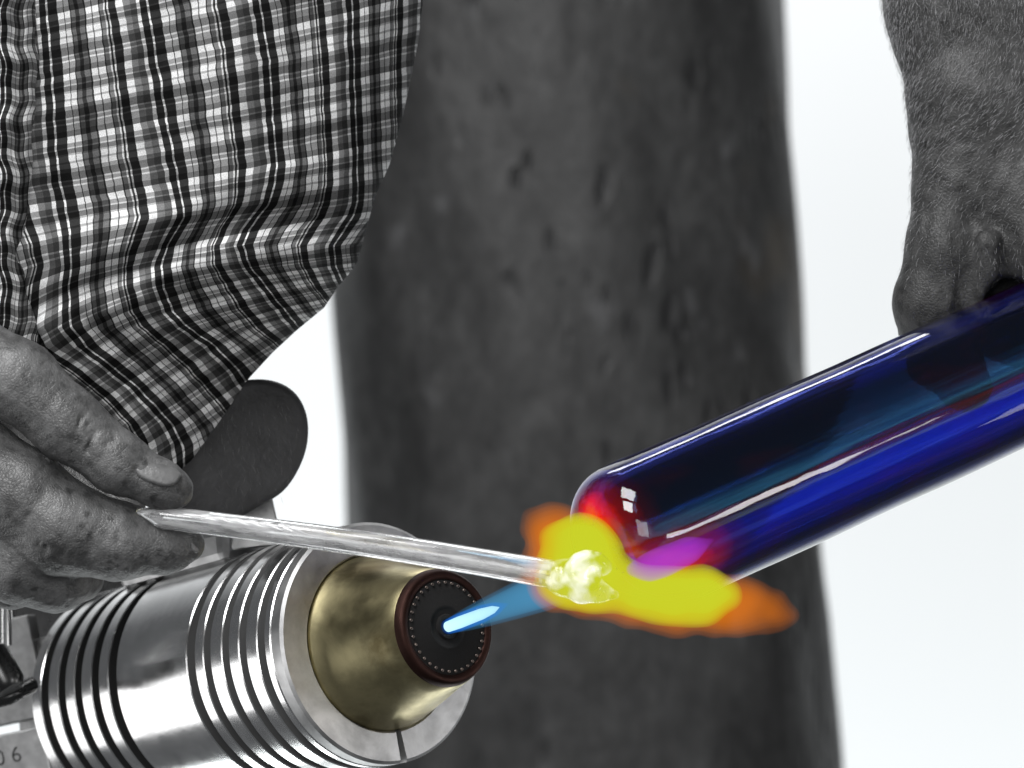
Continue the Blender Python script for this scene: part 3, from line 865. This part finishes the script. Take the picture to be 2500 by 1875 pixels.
# ------------------------------------------------------------------ clear glass rod with its molten tip
def build_rod():
    A = Q(400, 1264, -3.2); B = Q(1352, 1403, -20)
    root = empty('glass_rod', A*MM)
    tag(root, 'clear glass rod pinched between thumb and finger, melting in the flame', 'glass rod')
    ts = np.linspace(0, 1, 60); pts = []; rad = []
    u = (B-A)/np.linalg.norm(B-A)
    for t in ts:
        sag = 1.0*math.sin(t*math.pi)
        pts.append(A+(B-A)*t+np.array([0, 0, sag])); rad.append(3.5+0.8*t+0.04*math.sin(t*21))
    # chipped, tapering end in the fingers
    pre = [A-u*8.6+np.array([0, 0, 0.9]), A-u*8.0+np.array([0, 0, 0.8]), A-u*5.2+np.array([0, 0, 0.6]), A-u*2.6+np.array([0, 0, 0.3]), A-u*1.0]
    V, F = tube_mesh(pre+pts, [0.3, 0.9, 1.9, 2.9, 3.4]+rad, 32)
    mesh_obj('shaft', V, F, M_CLEAR, root)
    lo = Q(1310, 1530, -20); hi = Q(1540, 1310, -20)
    g = Sdf((lo[0], -40, lo[2]), (hi[0], -4, hi[2]), 0.4)
    def P(x, y, Y): return Q(x, y, Y)
    g.chain([(P(1352, 1404, -20), 4.2), (P(1372, 1410, -21), 4.9), (P(1396, 1408, -22), 4.6), (P(1425, 1400, -23), 5.2)], 3, 2.5)
    curl = []
    for k in range(15):
        a = 0.4+k*0.42; rr_ = 44-1.6*k
        curl.append((P(1432+rr_*math.cos(a), 1398-0.85*rr_*math.sin(a), -25-0.25*k), 2.7-0.06*k))
    g.chain(curl, 1.4, 0.8)
    g.chain([(P(1385, 1425, -22), 3.6), (P(1420, 1440, -24), 3.8), (P(1462, 1445, -24), 3.0), (P(1500, 1452, -24), 1.4)], 2.0, 2)
    g.chain([(P(1362, 1398, -24), 2.6), (P(1376, 1416, -25), 2.4)], 1.0, 1)
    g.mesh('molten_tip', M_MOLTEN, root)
build_rod()

# ------------------------------------------------------------------ cobalt glass tube
T0 = Q(1452, 1363, 4.0); T1 = Q(2820, 745, 92.0)
TAX = (T1-T0)/np.linalg.norm(T1-T0); TLEN = np.linalg.norm(T1-T0)
def build_glass_tube():
    R, wl = 24.6, 3.2
    e1 = np.cross(TAX, [0, 1, 0]); e1 /= np.linalg.norm(e1); e2 = np.cross(TAX, e1)
    outer = []; rc = 15.0
    outer += [(-0.3, 0.01), (-0.2, 4), (0, R-rc-3)]
    for k in range(1, 17):
        a = math.pi/2*k/16; outer.append((rc-rc*math.cos(a), R-rc+rc*math.sin(a)))
    for x in np.linspace(rc+2, TLEN, 60): outer.append((x, R+0.12*math.sin(x*0.11)))
    inner = []
    ri = R-wl; rci = 10.0; off = 5.0
    for x in np.linspace(TLEN, off+rci+2, 60): inner.append((x, ri+0.1*math.sin(x*0.13+1)))
    for k in range(16, -1, -1):
        a = math.pi/2*k/16; inner.append((off+rci-rci*math.cos(a), ri-rci+rci*math.sin(a)))
    inner += [(off, 3), (off, 0.01)]
    fr = (np.zeros(3), np.array([1., 0, 0]), np.array([0, 1., 0]), np.array([0, 0, 1.]))
    V, F = lathe(outer+inner, fr, 128)
    V = np.array(V)
    # the lower corner has slumped in the heat
    dn0 = np.array([0, 0, -1.])
    wn = np.clip(-(V[:, 1]*e1[2]+V[:, 2]*e2[2])/R, 0, 1)*np.clip(1-V[:, 0]/27, 0, 1)
    k_ = 1-0.30*wn
    V[:, 1] *= k_; V[:, 2] *= k_; V[:, 0] += 7.0*wn*np.clip(1-V[:, 0]/30, 0, 1)
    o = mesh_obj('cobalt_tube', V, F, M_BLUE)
    tag(o, 'dark cobalt blue glass tube with rounded closed end glowing red in the flame', 'glass tube')
    R3 = Matrix((tuple(TAX), tuple(e1), tuple(e2))).transposed()
    o.matrix_world = Matrix.Translation(Vector(T0)*MM) @ R3.to_4x4()
    bm = bmesh.new(); bm.from_mesh(o.data); bmesh.ops.recalc_face_normals(bm, faces=bm.faces); bm.to_mesh(o.data); bm.free()
    # glowing heat along the line the flame takes over the glass
    W = T0+V[:, :1]*TAX+V[:, 1:2]*e1+V[:, 2:3]*e2
    line = [Q(1405, 1270, -6), Q(1470, 1310, -20), Q(1545, 1420, -22), Q(1640, 1430, -16), Q(1760, 1395, -14)]
    best = np.full(len(W), 1e9)
    for a, b in zip(line[:-1], line[1:]):
        ab = b-a; t = np.clip(((W-a)@ab)/(ab@ab), 0, 1)
        best = np.minimum(best, np.linalg.norm(W-a-t[:, None]*ab, axis=1))
    heat = np.clip(1.15-best/19.0, 0, 1)
    rad = np.hypot(V[:, 1], V[:, 2]); heat[len(outer)*128:] *= 0.0
    at = o.data.attributes.new('glow_map', 'FLOAT', 'POINT'); at.data.foreach_set('value', heat.astype(np.float32))
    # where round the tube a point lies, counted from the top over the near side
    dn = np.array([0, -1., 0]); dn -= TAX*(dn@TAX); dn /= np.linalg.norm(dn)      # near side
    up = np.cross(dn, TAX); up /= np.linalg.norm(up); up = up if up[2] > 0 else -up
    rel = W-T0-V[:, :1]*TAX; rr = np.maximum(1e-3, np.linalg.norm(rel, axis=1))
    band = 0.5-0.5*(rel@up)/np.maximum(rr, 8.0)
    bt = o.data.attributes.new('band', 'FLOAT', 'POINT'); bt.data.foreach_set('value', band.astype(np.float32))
    return o
tube = build_glass_tube()

# ------------------------------------------------------------------ flame
def build_flame():
    root = empty('flame', NOZ*MM)
    tag(root, 'gas flame, blue at the nozzle and yellow green with orange fringe around the glass', 'flame')
    def z4(x, y, Y): return Q(1200+x*0.4069, 1000+y*0.4069, Y)
    rz = 0.4069/8
    # blue cone from the nozzle
    tip = Q(1370, 1425, -6)
    def cone(name, n0, n1, mat, table):
        d = n1-n0; u = d/np.linalg.norm(d); e1 = np.cross(u, [0, 0, 1.]); e1 /= np.linalg.norm(e1); e2 = np.cross(e1, u)
        V, F = lathe([(t*np.linalg.norm(d), r) for t, r in table], (n0, u, e1, e2), 40)
        o = mesh_obj(name, V, F, mat, root); sharp(o, 170); return o
    n0 = NOZ+AX*0.6
    cone('blue_plume', n0, tip, mat_flame('blue_flame', (0.09, 0.36, 0.62), 48), [(0, 0.05), (0.0, 1.9), (0.15, 2.7), (0.35, 3.6), (0.6, 4.5), (0.85, 5.3), (1.0, 5.0), (1.08, 3), (1.1, 0.05)])
    cone('plume_edge', n0, tip, mat_flame('blue_edge_flame', (0.06, 0.30, 0.56), 30), [(0, 0.05), (0.0, 2.4), (0.15, 3.5), (0.35, 4.6), (0.6, 5.6), (0.85, 6.4), (1.0, 6.0), (1.08, 3.5), (1.12, 0.05)])
    cone('cone_sheath', n0, tip, mat_flame('cyan_flame', (0.0, 0.14, 0.80), 130), [(-0.02, 0.05), (-0.02, 2.3), (0.1, 2.9), (0.3, 2.9), (0.42, 2.2), (0.55, 0.05)])
    cone('inner_cone', n0, tip, mat_flame('white_flame', (0.95, 1.5, 1.45), 5000), [(-0.01, 0.05), (-0.01, 1.7), (0.1, 1.9), (0.30, 1.75), (0.40, 1.2), (0.46, 0.05)])
    # yellow-green flare round the molten glass
    lo = z4(100, 1450, -20); hi = z4(1900, 520, -20)
    def grid(h=0.9): return Sdf((lo[0], -50, lo[2]), (hi[0], 32, hi[2]), h)
    def ch(g, pts, k, fy=1.0): g.chain([(z4(x, y, Y), r*rz) for x, y, Y, r in pts], k, 8, fy)
    g = grid()
    ch(g, [(430, 800, -4, 110), (530, 850, -12, 172), (560, 960, -16, 185), (430, 1020, -16, 115)], 6)
    ch(g, [(520, 1000, -16, 150), (710, 1062, -18, 84), (900, 1095, -20, 98), (1100, 1120, -18, 122), (1280, 1115, -15, 112), (1420, 1105, -13, 62)], 6)
    g.v += (0.5*np.sin(g.X*0.23+g.Z*0.31+1.0)*np.sin(g.Z*0.27-g.X*0.11+g.Y*0.2)+0.15*np.sin(g.X*0.55+0.6)*np.sin(g.Z*0.5+g.Y*0.3)).astype(np.float32)
    g.mesh('yellow_flare', mat_flame('yellow_flame', (0.57, 0.75, 0.035), 230), root, -2.4)
    ye = mat_flame('yellow_edge_flame', (0.60, 0.62, 0.02), 60)
    for gw in (-1.5, -0.6, 0.3, 1.2): g.mesh('flare_edge', ye, root, gw)
    g = grid()
    ch(g, [(290, 700, 4, 60), (390, 740, 0, 115), (430, 900, -8, 160), (420, 1020, -12, 130), (620, 1085, -14, 100), (860, 1125, -14, 112), (1100, 1165, -12, 125), (1350, 1160, -8, 125), (1540, 1150, -5, 70), (1700, 1125, -4, 12)], 3)
    ch(g, [(1300, 1200, -8, 90), (1500, 1215, -5, 66), (1680, 1225, -3, 40), (1790, 1245, -2, 8)], 5)
    ch(g, [(330, 720, 2, 70), (235, 668, 5, 30)], 4)
    g.v += (0.6*np.sin(g.X*0.31+g.Z*0.22)*np.sin(g.Z*0.37-g.X*0.13+g.Y*0.2+1)+0.25*np.sin(g.X*0.7)*np.sin(g.Z*0.6+g.Y*0.3)).astype(np.float32)
    fl = mat_flame('orange_flame', (0.82, 0.20, 0.004), 17)
    for gw in (-4.2, -3.0, -1.8, -0.6, 0.6, 1.8): g.mesh('orange_fringe', fl, root, gw)
    # violet reflection on the glass, put in as a glowing volume
    g = grid(0.6)
    ch(g, [(840, 960, -26, 22), (940, 948, -27, 42), (1060, 900, -27, 44), (1190, 840, -26, 34), (1330, 780, -25, 8)], 3)
    g.mesh('violet_reflection', mat_flame('violet_reflection_glow', (0.42, 0.05, 0.75), 110), root)
build_flame()
